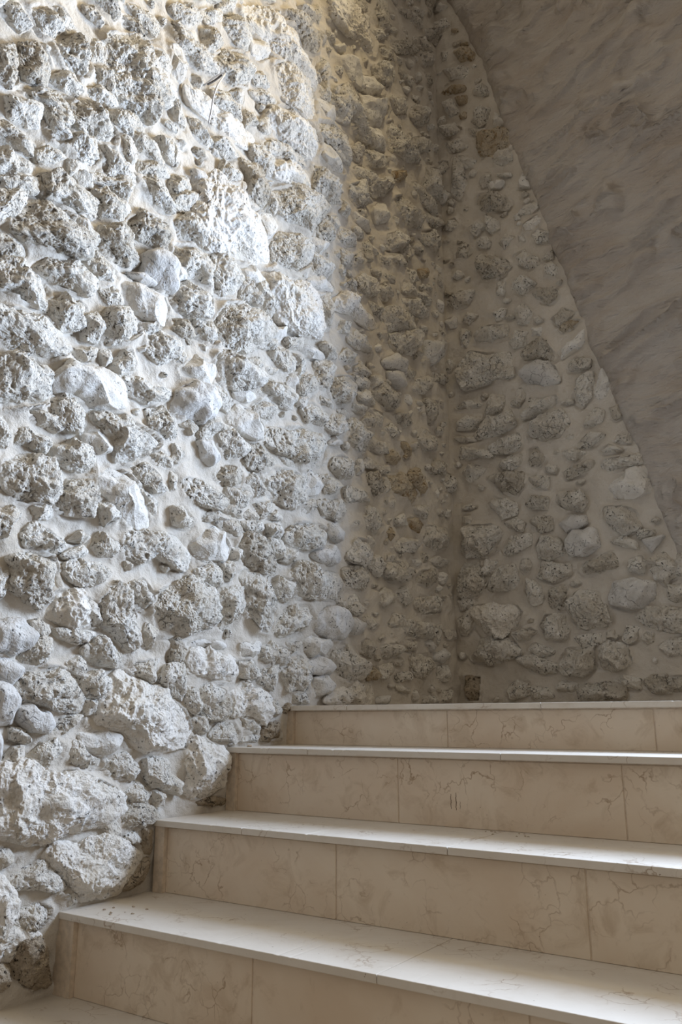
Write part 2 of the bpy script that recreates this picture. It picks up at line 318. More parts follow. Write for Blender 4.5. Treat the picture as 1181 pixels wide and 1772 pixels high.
# ------------------------------------------------------------------ stones: outlines on the wall plane, in millimetres
# (kind, then corner points: along the wall, height)
LEFT = '''f -507,1569 -442,1711 -394,1716 -308,1702 -217,1687 -119,1560 -158,1524 -277,1489 -369,1467 -430,1464 -478,1509
f -323,2487 -221,2576 -22,2645 -2,2561 131,2510 102,2440 -19,2445 -133,2435 -185,2464 -274,2454
f -173,1494 13,1545 146,1537 164,1464 138,1374 25,1335 -74,1342 -115,1405 -140,1457
f -1039,-152 -950,-140 -856,-178 -824,-163 -753,-194 -684,-220 -673,-274 -700,-299 -780,-291 -852,-307 -921,-316 -1023,-304
f 203,2956 333,3069 451,3074 565,3052 553,2944 448,2924 331,2897 228,2908
n -880,1938 -764,2026 -689,1974 -624,1926 -620,1867 -692,1840 -693,1769 -757,1769 -829,1767 -871,1825
f -752,-3 -679,81 -634,63 -550,31 -466,-16 -430,-76 -439,-104 -524,-121 -631,-110 -672,-80 -737,-68 -770,-50
f -151,2159 -77,2248 66,2290 152,2222 124,2143 32,2093 -74,2099 -141,2101
n -127,1845 -61,1889 25,1945 182,1941 153,1872 99,1773 36,1778 -50,1776 -92,1785
n 622,2614 703,2680 868,2649 954,2608 821,2528 688,2530
n -403,1176 -354,1285 -257,1327 -167,1304 -139,1270 -179,1205 -265,1156 -367,1133
n -155,886 -96,924 47,971 158,963 202,940 167,863 90,849 16,847 -63,848 -139,870
f -140,2389 -89,2420 46,2435 112,2419 122,2307 29,2286 -69,2287 -113,2322
n 245,2530 338,2631 416,2595 496,2495 486,2434 396,2425 319,2475
f -866,-370 -846,-331 -776,-336 -707,-334 -651,-350 -582,-383 -579,-429 -643,-458 -705,-459 -765,-462 -817,-425
n -585,258 -583,299 -525,323 -459,361 -399,334 -354,282 -372,228 -433,210 -483,189 -560,195
n 7,433 45,479 118,490 246,471 300,435 237,379 119,371 39,362
n 579,1646 667,1713 809,1725 880,1668 743,1614 624,1579
n -121,1624 -66,1701 10,1727 90,1705 82,1638 13,1581 -111,1558
n -269,382 -217,417 -140,399 -70,335 -61,259 -86,238 -163,236 -220,300 -208,352
d -1110,1204 -1079,1268 -1007,1299 -945,1283 -883,1233 -904,1187 -973,1180 -1055,1164 -1106,1164
n 685,2261 793,2334 878,2288 954,2256 808,2186 725,2206
n 605,1565 849,1674 878,1631 801,1536 699,1510
f 224,1556 330,1634 433,1613 559,1587 476,1531 355,1547 248,1523
s 454,2669 566,2716 654,2705 612,2614 525,2538 479,2582
n -458,2180 -389,2262 -308,2317 -260,2276 -288,2185 -377,2135 -442,2149
f -569,1981 -497,2002 -407,2005 -251,2005 -264,1942 -324,1928 -432,1935 -527,1935
n 1008,2607 1133,2682 1122,2504 1047,2455 1002,2506
n -853,765 -798,790 -706,779 -596,740 -643,701 -682,656 -747,648 -761,699 -802,721 -846,742
f -162,1955 -38,2037 78,2034 78,1975 7,1941 -120,1905
s -956,809 -922,871 -855,895 -791,892 -732,850 -734,810 -807,783 -883,788 -945,784
n -143,750 -85,785 17,793 58,771 59,696 3,669 -59,677 -127,708
n 389,2238 453,2301 538,2290 667,2321 624,2233 526,2190 452,2227
n -1136,813 -1068,838 -997,828 -961,812 -964,750 -1024,719 -1078,699 -1123,692
n 132,2313 220,2357 324,2352 343,2234 240,2243 151,2270
n 114,2096 201,2114 270,2106 280,2001 201,1978 124,2002
n -1151,947 -1056,959 -1010,966 -960,945 -921,909 -983,857 -1045,851 -1105,879 -1144,887
n 875,688 911,767 1092,794 1097,713 993,679
n -386,1095 -300,1142 -228,1116 -183,1078 -203,1039 -287,1011 -355,1014 -377,1062
n 251,2552 347,2634 367,2513 334,2432 261,2427 231,2479
f -421,-90 -314,-125 -289,-159 -298,-219 -367,-259 -435,-234 -434,-165
n 220,181 318,209 446,143 420,109 317,88 234,133
n -705,417 -683,457 -611,470 -523,473 -458,431 -484,379 -529,386 -585,407 -626,384 -688,391
d -86,2679 42,2739 139,2720 130,2654 43,2610 -22,2652
f 184,19 271,56 478,98 494,70 484,14 184,9
s -800,581 -750,622 -715,618 -639,572 -618,499 -633,479 -704,479 -758,542 -792,542
d -292,1870 -224,1899 -191,1857 -169,1791 -179,1725 -241,1727 -280,1752
n -26,559 35,617 151,639 211,612 203,578 109,541 29,533
g -546,860 -538,919 -475,966 -412,970 -375,937 -401,880 -450,844 -510,847
d -762,1381 -705,1436 -614,1464 -588,1431 -601,1353 -670,1339 -748,1339
n -590,1389 -494,1432 -413,1402 -423,1318 -475,1331 -519,1311 -575,1326
d -254,496 -228,529 -144,529 -70,472 -84,435 -141,413 -211,432 -246,464
n 551,2885 673,2994 733,2964 668,2852 589,2834
n 591,3309 662,3334 677,3153 616,3146 568,3188
n -993,31 -971,72 -897,86 -842,74 -799,32 -793,15 -803,-18 -863,-15 -921,-1 -975,1
n -1075,557 -1015,591 -949,593 -910,567 -904,530 -947,486 -1020,478 -1061,502
f -285,43 -209,67 -106,30 -105,-24 -118,-60 -166,-42 -257,-21
f -459,149 -371,150 -266,143 -245,100 -250,65 -350,70 -444,88
n 334,1095 392,1122 484,1056 465,1000 414,961 357,1011
n -1163,1057 -1094,1090 -1022,1083 -990,1050 -987,997 -1030,991 -1101,997 -1155,985
g 128,300 203,344 272,335 309,296 298,248 246,228 144,261
n 690,334 758,351 950,325 916,285 774,275 707,285
s -773,1184 -706,1210 -626,1202 -587,1171 -609,1113 -676,1109 -754,1132
n -435,1435 -375,1453 -289,1422 -301,1341 -362,1314 -418,1363
n 863,2446 932,2487 1153,2409 1066,2383 962,2402
n -1140,1579 -1062,1638 -1016,1651 -973,1647 -985,1572 -980,1509 -1024,1485 -1046,1522 -1064,1571
n 209,1175 263,1244 352,1270 402,1245 343,1179 302,1151 232,1143
n 750,1790 889,1845 1010,1821 940,1773 810,1749
o 622,925 717,953 842,906 771,852 657,870
n -58,269 -14,316 95,343 116,299 64,250 -27,218 -71,239
n -1049,1369 -966,1413 -927,1404 -883,1405 -881,1326 -939,1318 -1004,1315 -1040,1317
n -768,255 -721,311 -680,288 -651,231 -640,154 -663,133 -695,169 -740,196 -770,220
n 761,203 881,220 940,170 855,105 786,128
n -582,1247 -493,1307 -434,1272 -418,1221 -486,1183 -555,1194
n -641,2205 -568,2192 -500,2184 -427,2135 -509,2100 -597,2117
n -1026,269 -1014,309 -1039,326 -976,354 -918,352 -901,325 -898,277 -924,238 -947,225 -976,239
n 810,419 853,461 1035,459 1009,407 901,385 830,399
n 902,2906 1018,2964 1050,2908 954,2831 877,2835
s 446,2757 559,2826 647,2804 538,2722 454,2701
n -342,296 -326,361 -242,353 -220,309 -257,251 -320,223 -346,247
n -977,1635 -912,1689 -865,1681 -828,1624 -831,1592 -872,1582 -923,1579 -973,1594
f -1008,-376 -987,-379 -964,-394 -942,-437 -930,-478 -887,-507 -881,-526 -923,-554 -990,-545
n 930,2224 1048,2285 1116,2225 1042,2174 939,2189
n 585,516 614,571 728,578 797,555 765,514 649,499
n -175,1086 -116,1107 -21,1095 17,1062 -35,1023 -98,1025 -166,1036
n -172,2024 -82,2081 41,2085 33,2028 -72,2023 -171,1975
n -1043,1783 -1020,1845 -944,1889 -924,1806 -938,1756 -957,1743 -1011,1743
n 859,2689 974,2776 1041,2764 968,2671 868,2649
n -1049,1099 -1001,1144 -926,1167 -861,1144 -863,1107 -899,1082 -973,1084 -1039,1087
d -855,1308 -786,1348 -735,1312 -710,1271 -740,1233 -803,1235 -846,1261
n 629,2043 721,2109 804,2095 760,2035 646,1985
s -311,907 -265,962 -201,956 -151,903 -176,865 -226,866 -296,877
g -695,1297 -658,1335 -600,1339 -580,1313 -576,1235 -622,1219 -686,1248
d 729,3159 829,3242 965,3282 894,3214 771,3128
n -39,113 50,161 113,91 98,47 -1,54
g 944,1650 1035,1679 1066,1615 994,1546 940,1575
n -452,2058 -411,2092 -293,2095 -290,2035 -364,2022 -443,2011
n 687,2812 837,2909 833,2819 747,2761
n -410,2397 -344,2443 -272,2402 -278,2340 -340,2337 -401,2354
d 313,498 361,514 478,506 460,459 401,433 320,437
s 497,2520 572,2550 668,2543 638,2492 550,2444
s 296,2746 348,2785 428,2769 436,2688 356,2680
n 664,647 723,689 813,694 885,678 790,625 682,624
n 361,2145 452,2215 497,2137 423,2084 369,2102
s -447,459 -390,519 -353,535 -293,480 -304,446 -391,428 -428,440
s -531,1002 -467,1060 -397,1060 -373,1033 -400,979 -475,978 -524,976
n 910,1215 1017,1193 1047,1148 926,1128 865,1162
n -662,1054 -608,1099 -561,1093 -534,1031 -612,983 -658,1008
n -825,1065 -741,1105 -694,1050 -724,1015 -783,983 -816,1015
d 515,1266 579,1320 672,1279 661,1237 586,1219
n 791,3397 860,3453 1011,3501 1009,3462 914,3409
n 417,1735 462,1773 554,1780 563,1737 497,1691 434,1692
n 329,548 387,621 463,624 467,574 427,524 353,537
n -499,652 -428,668 -352,643 -328,620 -349,587 -424,595 -485,609
d -237,768 -211,840 -161,853 -85,806 -136,767 -194,758
n 141,1261 201,1288 240,1266 232,1213 178,1165 134,1180
f -921,209 -898,270 -838,277 -790,241 -790,192 -856,186
n -157,1207 -32,1243 18,1221 -6,1167 -70,1167 -141,1180
n -572,1481 -518,1531 -446,1515 -434,1473 -475,1442 -544,1438
n -965,631 -890,664 -821,666 -811,599 -842,583 -911,598 -955,611
s 534,2115 574,2180 683,2177 620,2100 562,2075
d 917,1352 1028,1381 1023,1289 955,1263 926,1313
d -1153,1704 -1100,1749 -1066,1727 -1044,1699 -1063,1647 -1119,1626 -1147,1652
n -924,510 -890,564 -840,564 -798,525 -819,477 -882,472 -922,483
n 231,899 301,936 372,915 356,862 308,841 239,868
n 422,717 457,760 519,746 572,699 526,660 456,683
n 90,1680 145,1706 235,1692 220,1640 109,1620
d 1046,3695 1163,3793 1122,3635 1079,3631
n -249,1951 -187,1996 -138,1970 -120,1917 -168,1889 -232,1913
n -990,1025 -944,1062 -878,1056 -874,1009 -900,981 -944,960 -986,984
n 825,1386 891,1455 990,1483 987,1434 887,1377
s 171,2234 220,2237 323,2179 240,2145 171,2172
n 485,2391 569,2437 655,2435 615,2386 520,2341
d 816,537 848,563 966,585 984,537 897,509 825,511
n -756,891 -700,914 -629,902 -551,919 -566,882 -626,853 -696,853
n 126,1819 191,1906 250,1890 230,1814 173,1791
n -893,1462 -784,1536 -732,1501 -761,1440 -831,1459 -881,1440
n 958,2332 1116,2403 1176,2386 1062,2313
d -1226,1643 -1164,1690 -1142,1646 -1141,1587 -1168,1568 -1216,1547
n -148,182 -78,201 -4,182 -3,129 -90,130 -140,146
n -871,1563 -836,1584 -764,1563 -734,1530 -786,1486 -834,1496
g 582,1421 679,1491 758,1485 746,1434 638,1413
d 1059,3494 1136,3554 1210,3544 1155,3471 1081,3459
n -973,1537 -923,1583 -888,1582 -873,1527 -889,1479 -943,1475 -970,1501
n -194,1427 -141,1468 -99,1372 -121,1334 -176,1345
n 155,1535 220,1582 230,1441 183,1416
b -925,-526 -874,-521 -825,-592 -826,-622 -879,-628 -926,-594
n 150,721 265,750 312,720 292,676 194,680
n 282,1888 359,1939 402,1881 341,1839 273,1839
n -354,835 -282,861 -228,825 -238,792 -305,770 -352,797
n 186,1017 232,1079 278,1093 326,1052 309,1017 232,1005
o 756,973 848,1023 898,990 854,936 774,939
s -202,1701 -148,1730 -94,1698 -122,1648 -168,1618 -201,1655
n 329,1445 405,1486 518,1437 456,1419 353,1418
n 989,3293 1100,3369 1095,3284 1009,3235
s -272,2396 -201,2444 -141,2416 -182,2379 -214,2342 -263,2351
n 141,818 220,837 298,797 256,766 185,761
s 122,2418 231,2457 271,2398 180,2366
n -961,763 -892,786 -853,769 -849,724 -875,696 -911,694 -949,731
n -1196,1364 -1154,1386 -1119,1377 -1069,1385 -1062,1362 -1188,1288
n -879,1417 -840,1439 -759,1421 -772,1380 -843,1351 -876,1376
n 1086,1064 1189,1047 1172,984 1091,972
n -850,1691 -789,1747 -726,1742 -724,1707 -783,1664 -837,1664
g 118,521 203,567 273,562 273,524 238,499 160,506
s 57,798 107,821 189,784 142,746 74,732
n -651,823 -597,844 -551,835 -530,772 -592,759 -638,786
n -730,1557 -675,1580 -613,1553 -598,1499 -651,1490 -693,1518
n 369,3124 520,3210 529,3177 423,3091
d 978,1095 1100,1097 1085,1040 985,1028
n 520,437 574,459 665,439 599,381 545,390
n 54,1046 113,1087 179,1067 166,1017 88,1005
g 628,1393 736,1425 774,1380 713,1349 646,1360
g -1068,175 -994,185 -956,153 -958,132 -1005,109 -1061,109
s -634,2094 -596,2111 -560,2051 -589,1984 -628,1991
n -912,1178 -863,1225 -807,1215 -774,1193 -787,1159 -842,1152
n -886,334 -845,359 -800,362 -737,340 -773,312 -821,290 -871,310
n -1183,1244 -1110,1286 -1087,1264 -1118,1204 -1174,1158
n -526,102 -466,108 -452,68 -455,11 -499,26 -555,68
n 324,816 462,817 478,791 331,755
n 370,2343 440,2399 480,2376 421,2299 369,2302
s 74,1572 136,1620 249,1627 239,1597 118,1562
d 1003,1519 1143,1555 1140,1510 1011,1473
n -643,2250 -575,2312 -513,2296 -570,2226 -630,2232
o 690,2405 799,2482 830,2454 763,2395 700,2378
s 80,212 120,239 228,217 195,184 137,166
d 463,892 515,915 584,854 513,828 463,862
n -437,386 -378,417 -321,398 -320,362 -387,340 -424,361
n -208,964 -158,1012 -98,1015 -82,987 -141,943 -193,943
n 800,835 950,872 924,804 839,804
n -696,635 -640,662 -595,638 -560,606 -613,586 -673,602
n -772,1666 -712,1709 -670,1693 -643,1646 -690,1634 -748,1645
n -808,131 -756,165 -693,135 -667,109 -694,93 -760,101 -797,114
n -498,2271 -443,2314 -405,2281 -425,2235 -480,2205
n 163,2624 204,2630 220,2513 180,2473
n -1204,1441 -1158,1467 -1101,1450 -1067,1436 -1084,1407 -1136,1415 -1200,1400
n -964,-391 -923,-366 -882,-362 -836,-394 -811,-423 -832,-432 -888,-414 -941,-410
n 36,1159 95,1191 139,1159 104,1113 45,1105
n 573,1777 631,1815 669,1773 619,1721 572,1730
n 972,167 1071,182 1078,123 979,114
n -1132,1845 -1081,1886 -1031,1857 -1045,1810 -1081,1792 -1116,1823
n -289,1406 -246,1426 -181,1382 -199,1352 -272,1348
n -1188,1288 -1057,1360 -1043,1346 -1057,1307 -1102,1286 -1154,1269
n 969,3365 1043,3422 1101,3384 1038,3337
g 97,139 170,172 237,135 203,109 121,110
n 775,1893 891,1896 890,1864 772,1830
n -391,1810 -334,1821 -296,1785 -366,1732 -396,1761
n -89,381 -46,421 15,414 -7,342 -52,347
d 669,1206 748,1241 807,1214 745,1173 687,1179
n 532,228 640,245 695,224 611,189 549,200
d -661,-275 -616,-250 -551,-270 -529,-297 -587,-317 -645,-301
n -920,1815 -873,1849 -837,1807 -801,1765 -834,1758 -888,1772
n -394,49 -347,55 -297,39 -339,8 -336,-37 -372,-37 -391,0
n -816,2114 -778,2145 -712,2137 -680,2122 -708,2083 -768,2091
n -444,1887 -367,1907 -307,1879 -371,1840 -428,1856
d -361,703 -310,744 -249,735 -248,696 -301,678 -354,686
n 471,565 524,578 586,546 539,499 479,531
n -601,1560 -523,1614 -487,1613 -526,1548 -586,1515
n 782,2084 857,2083 821,2002 759,2022
n -1040,1706 -977,1752 -949,1708 -958,1670 -999,1673 -1051,1674
n -1168,1527 -1125,1557 -1077,1558 -1076,1503 -1100,1487 -1148,1487
n -587,-147 -532,-137 -494,-158 -497,-192 -552,-215 -584,-184
n -739,1604 -684,1627 -619,1645 -605,1621 -741,1556
n -1004,396 -971,428 -928,417 -874,389 -894,367 -940,371 -985,367
g -1053,42 -1005,34 -978,-5 -989,-45 -1043,-51
n -718,-140 -658,-131 -593,-156 -587,-179 -635,-191 -702,-173
n -242,717 -172,743 -124,719 -141,684 -191,669
d 406,229 448,251 532,218 488,182 422,197
n -257,2195 -170,2243 -94,2249 -152,2197 -233,2180
n -352,-87 -317,-58 -256,-50 -230,-80 -241,-110 -321,-104
s -588,1349 -553,1372 -521,1361 -524,1293 -571,1267
n 787,1942 885,1994 894,1948 827,1898
s -798,-74 -742,-70 -671,-83 -688,-116 -732,-129 -778,-110
g 296,322 327,325 415,300 407,267 342,257
n -327,663 -254,684 -205,666 -231,626 -285,619
d -1170,1127 -1117,1150 -1066,1146 -1060,1120 -1103,1098 -1166,1084
s 17,1279 111,1315 192,1309 174,1284 77,1266
g 933,217 1020,244 1085,226 1017,190 942,197
n 433,1114 477,1175 530,1153 511,1106 450,1093
n 369,1328 429,1360 508,1350 471,1311 386,1308
n -145,109 -61,122 -53,71 -81,52 -144,73
n -460,805 -420,870 -363,882 -361,848 -404,807 -441,796
n 646,1960 748,2004 788,1967 695,1935
n 13,2789 79,2851 129,2809 70,2769
n -605,1631 -532,1664 -523,1620 -583,1570 -602,1575
b -138,-64 -48,-42 -36,-101 -123,-106
s -128,1297 -50,1329 -24,1292 -72,1262 -127,1258
s -298,1446 -233,1483 -168,1456 -186,1425 -246,1426
n 913,610 991,645 1139,644 1045,613
n -246,131 -174,144 -142,95 -172,81 -232,87
d -937,2047 -861,2110 -845,2047 -859,2019 -898,2025
n -7,1252 60,1243 78,1191 27,1156 10,1218
n -166,1817 -118,1838 -97,1794 -124,1749 -164,1751
n -474,1183 -410,1194 -388,1156 -394,1123 -465,1136
n -942,1294 -914,1309 -838,1288 -850,1250 -894,1246 -929,1264
n -1097,444 -1041,455 -1015,435 -1029,410 -1039,394 -1089,371
n -677,312 -628,335 -588,286 -611,247 -653,267
n 410,1232 462,1259 522,1220 487,1199 418,1198
o 757,777 808,787 880,772 857,729 795,740
n -994,106 -935,148 -899,151 -878,127 -895,108 -937,89 -973,90
n 594,3028 655,3074 736,3041 673,3014
n -819,65 -758,79 -720,54 -730,17 -789,16
n 579,315 644,360 700,356 689,314 614,303
d -576,1155 -516,1165 -478,1136 -500,1092 -556,1115
n 675,456 724,477 786,437 731,410 684,426
n -936,1732 -887,1762 -845,1761 -832,1739 -857,1712 -923,1701
g 137,91 186,103 220,74 203,39 138,38
s 395,2034 422,2049 523,2025 494,1998 412,2002
n -1067,630 -1014,664 -951,655 -953,638 -968,611 -1014,622 -1057,607
n 150,2633 210,2655 210,2574 150,2575
n 1008,68 1098,86 1082,27 995,31
s 99,1766 144,1796 196,1777 173,1726 126,1736
n -515,2337 -433,2404 -416,2367 -485,2305
n 290,1814 366,1818 383,1775 306,1755
n -115,534 -56,539 -29,493 -77,471 -114,495
n -387,988 -355,1004 -306,959 -318,915 -365,936
g -446,781 -397,799 -353,753 -387,723 -426,739
n -624,1937 -585,1913 -561,1834 -599,1831 -620,1862
g 202,643 265,660 292,626 264,588 220,602
n -778,914 -746,970 -717,990 -693,958 -701,928 -752,905
n 487,1670 589,1668 588,1627 523,1617
n -936,-125 -908,-89 -868,-90 -833,-111 -848,-131 -899,-146 -923,-142
o 589,1011 664,1047 720,1024 671,992 616,997
n 902,1888 970,1912 1035,1870 966,1853
n 369,1286 437,1310 480,1292 470,1262 402,1255
n -544,1884 -505,1893 -435,1858 -455,1828 -509,1839
n 287,1340 328,1381 421,1384 353,1338 303,1325
g -527,1694 -476,1713 -459,1656 -485,1631 -517,1634
o 703,1095 752,1109 810,1069 749,1037
n -539,558 -494,571 -445,536 -467,510 -525,512
g -974,-15 -944,-7 -899,-25 -876,-52 -890,-69 -938,-65 -967,-42
n -813,518 -758,534 -720,492 -770,454
n -876,1030 -829,1050 -813,1034 -827,971 -870,967
n 536,3083 616,3139 656,3109 585,3068
n 592,1129 639,1165 714,1131 647,1102
n 163,1339 209,1372 279,1327 209,1306
n 336,392 376,406 412,357 391,331 335,349
n -1122,678 -1100,684 -1067,664 -1071,599 -1113,599
n -451,52 -406,53 -385,-5 -401,-29 -448,-1
o 844,933 919,995 927,941 873,901
n -428,2459 -362,2513 -367,2441 -425,2410
n -672,1724 -607,1754 -596,1675 -646,1682
n -252,2275 -197,2315 -171,2262 -235,2230
n 291,2041 351,2057 351,1993 291,1983
s -465,169 -397,187 -312,189 -274,174 -305,163 -402,161
n -338,-4 -290,18 -257,-21 -293,-50 -330,-50
n 280,1489 354,1514 337,1454 272,1438
n 498,1325 580,1359 598,1327 524,1286
n -284,2082 -231,2112 -221,2068 -282,2010
d 456,1920 502,1949 510,1864 473,1847
n -828,-118 -798,-85 -777,-120 -723,-136 -723,-161 -774,-152 -818,-139
n -803,1641 -766,1664 -740,1614 -765,1573 -799,1597
n 192,1908 257,1943 274,1906 224,1858
s -229,186 -148,196 -147,163 -174,144 -227,145
n -1210,1800 -1182,1822 -1143,1821 -1126,1791 -1145,1761 -1177,1770 -1203,1781
n -41,1286 51,1325 51,1281 -24,1253
n 530,151 619,165 617,122 546,109
s -852,695 -806,716 -769,705 -773,666 -806,654 -845,676
n -1072,1423 -1041,1466 -996,1484 -981,1466 -1010,1430 -1057,1405
n -936,-456 -873,-451 -845,-465 -851,-483 -886,-513 -918,-489
n 504,1183 575,1183 574,1129 529,1121
n -214,2079 -159,2141 -141,2082 -197,2046
n -803,401 -779,440 -714,415 -736,380 -779,381
n -677,589 -635,594 -585,562 -593,517 -626,536
n 160,2495 220,2552 220,2472 170,2459
n -124,582 -58,605 -34,573 -56,544 -101,551
n -354,553 -270,569 -246,545 -261,514 -314,528
n -1028,714 -999,719 -926,722 -913,701 -935,677 -983,685
n -840,1122 -797,1155 -753,1128 -762,1101 -812,1093
n -705,2035 -669,2050 -636,2013 -640,1981 -690,1985
n 138,2899 169,2879 149,2802 109,2815
g -1060,102 -1015,91 -979,76 -1001,35 -1055,57
n 1037,327 1128,340 1137,301 1068,291
n -893,176 -847,180 -776,178 -782,144 -835,148 -887,159
n -656,-222 -610,-196 -556,-232 -577,-253 -631,-245
n -637,698 -595,718 -538,706 -536,674 -597,673
n 536,1060 627,1064 616,1024 553,1018
n -1081,299 -1031,299 -1034,236 -1073,222
n 375,1816 437,1870 454,1826 392,1785
n 359,1164 486,1188 451,1145 375,1143
d -516,182 -494,188 -458,145 -462,116 -512,117
n 951,336 994,351 1018,298 978,268
n -646,103 -607,112 -556,119 -578,59 -619,73
o 445,134 513,151 538,114 461,97
n 416,319 466,338 530,301 491,288 432,302
n 757,1455 860,1474 806,1420 755,1426
n 852,49 964,46 963,20 860,19
n 484,1056 536,1060 562,1009 483,1015
n -934,1896 -889,1911 -883,1847 -924,1827
s -294,999 -246,1030 -188,1013 -230,983 -279,983
n -190,644 -119,664 -96,638 -146,603
d -835,2060 -786,2089 -742,2056 -717,2036 -759,2038 -800,2044
n -243,570 -146,593 -138,560 -187,541
n -375,2105 -295,2168 -285,2112 -331,2100
n 439,937 473,966 551,960 533,935 455,926
n -150,1249 -88,1268 -87,1228 -156,1202
n -963,1993 -934,2012 -881,1985 -903,1957 -956,1967
n 654,128 748,141 757,112 671,99
o 919,2017 977,2044 998,2008 940,1981
n -1064,1910 -1031,1917 -984,1888 -1016,1853 -1047,1879
d -106,12 -64,14 -38,-20 -84,-42 -105,-29
n 59,696 116,719 150,699 100,672 59,670
n -913,920 -826,953 -828,918 -883,893
b -572,-392 -552,-398 -573,-448 -615,-459 -638,-455
n -828,271 -772,247 -740,189 -777,193
n 381,932 422,948 430,894 388,870
n 24,37 85,43 109,10 24,4
n 715,250 803,267 801,230 733,226
n -325,621 -265,614 -244,584 -284,577 -324,592
n -323,425 -265,433 -276,381 -314,376
b -988,-560 -935,-568 -934,-612 -983,-610
n 250,373 288,391 327,367 311,342 265,347
n -404,562 -349,587 -283,567 -391,546
n 677,761 737,789 755,749 686,736
g 863,260 916,280 961,251 913,232
n -691,1084 -632,1108 -613,1082 -672,1049
n 613,1849 703,1878 702,1847 632,1827
n -225,-29 -165,-51 -138,-64 -151,-82 -211,-72
n -527,-206 -481,-193 -442,-211 -467,-240 -521,-221
s 461,3115 508,3120 532,3086 498,3059
n 586,1925 655,1947 654,1910 595,1894
n -236,1134 -178,1161 -139,1142 -206,1113
n -879,-63 -833,-21 -802,-32 -808,-60 -841,-70
n 157,1136 248,1124 238,1103 157,1107
n -551,748 -516,748 -494,726 -525,695 -548,698
n -429,-37 -384,-37 -358,-74 -387,-86 -422,-62
n -613,1761 -574,1726 -583,1677 -608,1678
n -971,1463 -934,1485 -908,1463 -962,1417
g -1041,-70 -1020,-71 -1007,-87 -1005,-144 -1033,-143
n -991,469 -939,487 -927,452 -975,431
n -63,832 8,850 16,815 -47,810
b -395,-265 -332,-259 -272,-266 -274,-286 -394,-272
n 422,2061 468,2098 486,2065 449,2034
n 28,1088 87,1102 79,1059 37,1052
n 586,911 622,909 630,869 593,846
n -609,215 -571,198 -579,150 -616,163
n 551,960 615,970 614,939 559,926
n -32,478 -10,521 33,513 14,474
n 455,642 508,652 507,611 463,604
n -19,205 49,209 57,185 12,168
o 590,687 619,713 656,699 626,656
n -1013,-327 -964,-324 -943,-354 -967,-363 -1011,-351
n -954,1430 -903,1461 -879,1422 -928,1413
n -967,187 -936,194 -896,169 -907,153 -944,151
s -38,1139 -6,1162 32,1140 -21,1108
n -701,-293 -674,-292 -656,-339 -683,-347 -707,-323
n -532,817 -492,843 -448,823 -478,800
n 263,1113 318,1125 350,1100 302,1085
n 596,594 672,606 661,578 596,568
n -848,100 -815,116 -786,81 -811,69 -847,82
n 652,84 745,77 744,57 661,65
n -1002,-138 -976,-104 -946,-101 -943,-134 -990,-145
n 262,2787 331,2846 322,2790
g 527,34 597,44 596,16 527,15
n 638,181 712,195 702,164 646,162
s 216,958 255,997 309,983 232,957
g -750,1223 -686,1243 -639,1226 -684,1215
n -362,877 -309,873 -295,857 -354,840
n -889,364 -830,396 -807,384 -815,372 -871,355
n -558,1050 -516,1047 -520,1011 -555,1008
b -577,-319 -552,-329 -548,-387 -572,-384
n -216,-89 -144,-91 -143,-108 -222,-110
n 249,2086 291,2105 300,2075 258,2056
n -286,477 -253,482 -232,452 -271,442
n -237,591 -203,617 -161,601 -188,585
n -551,-227 -515,-229 -513,-263 -544,-268
n -988,-58 -946,-65 -928,-85 -943,-95 -978,-84
n -546,667 -523,660 -520,620 -542,601
n -117,609 -74,643 -43,613
n -820,947 -786,959 -775,937 -798,911
n -648,-330 -615,-323 -580,-344 -594,-355 -628,-346
n -788,4 -753,8 -754,-25 -785,-25
n -139,1142 -78,1150 -85,1131 -131,1123
n -867,405 -838,434 -805,424 -827,405
n -529,-204 -493,-191 -491,-229 -518,-224
n -556,829 -528,795 -541,769 -553,775
n -416,1316 -363,1329 -375,1297
n -800,-437 -774,-448 -770,-468 -789,-468
b -868,-547 -840,-559 -835,-575 -858,-570
n -266,-109 -241,-110 -247,-117 -272,-117'''
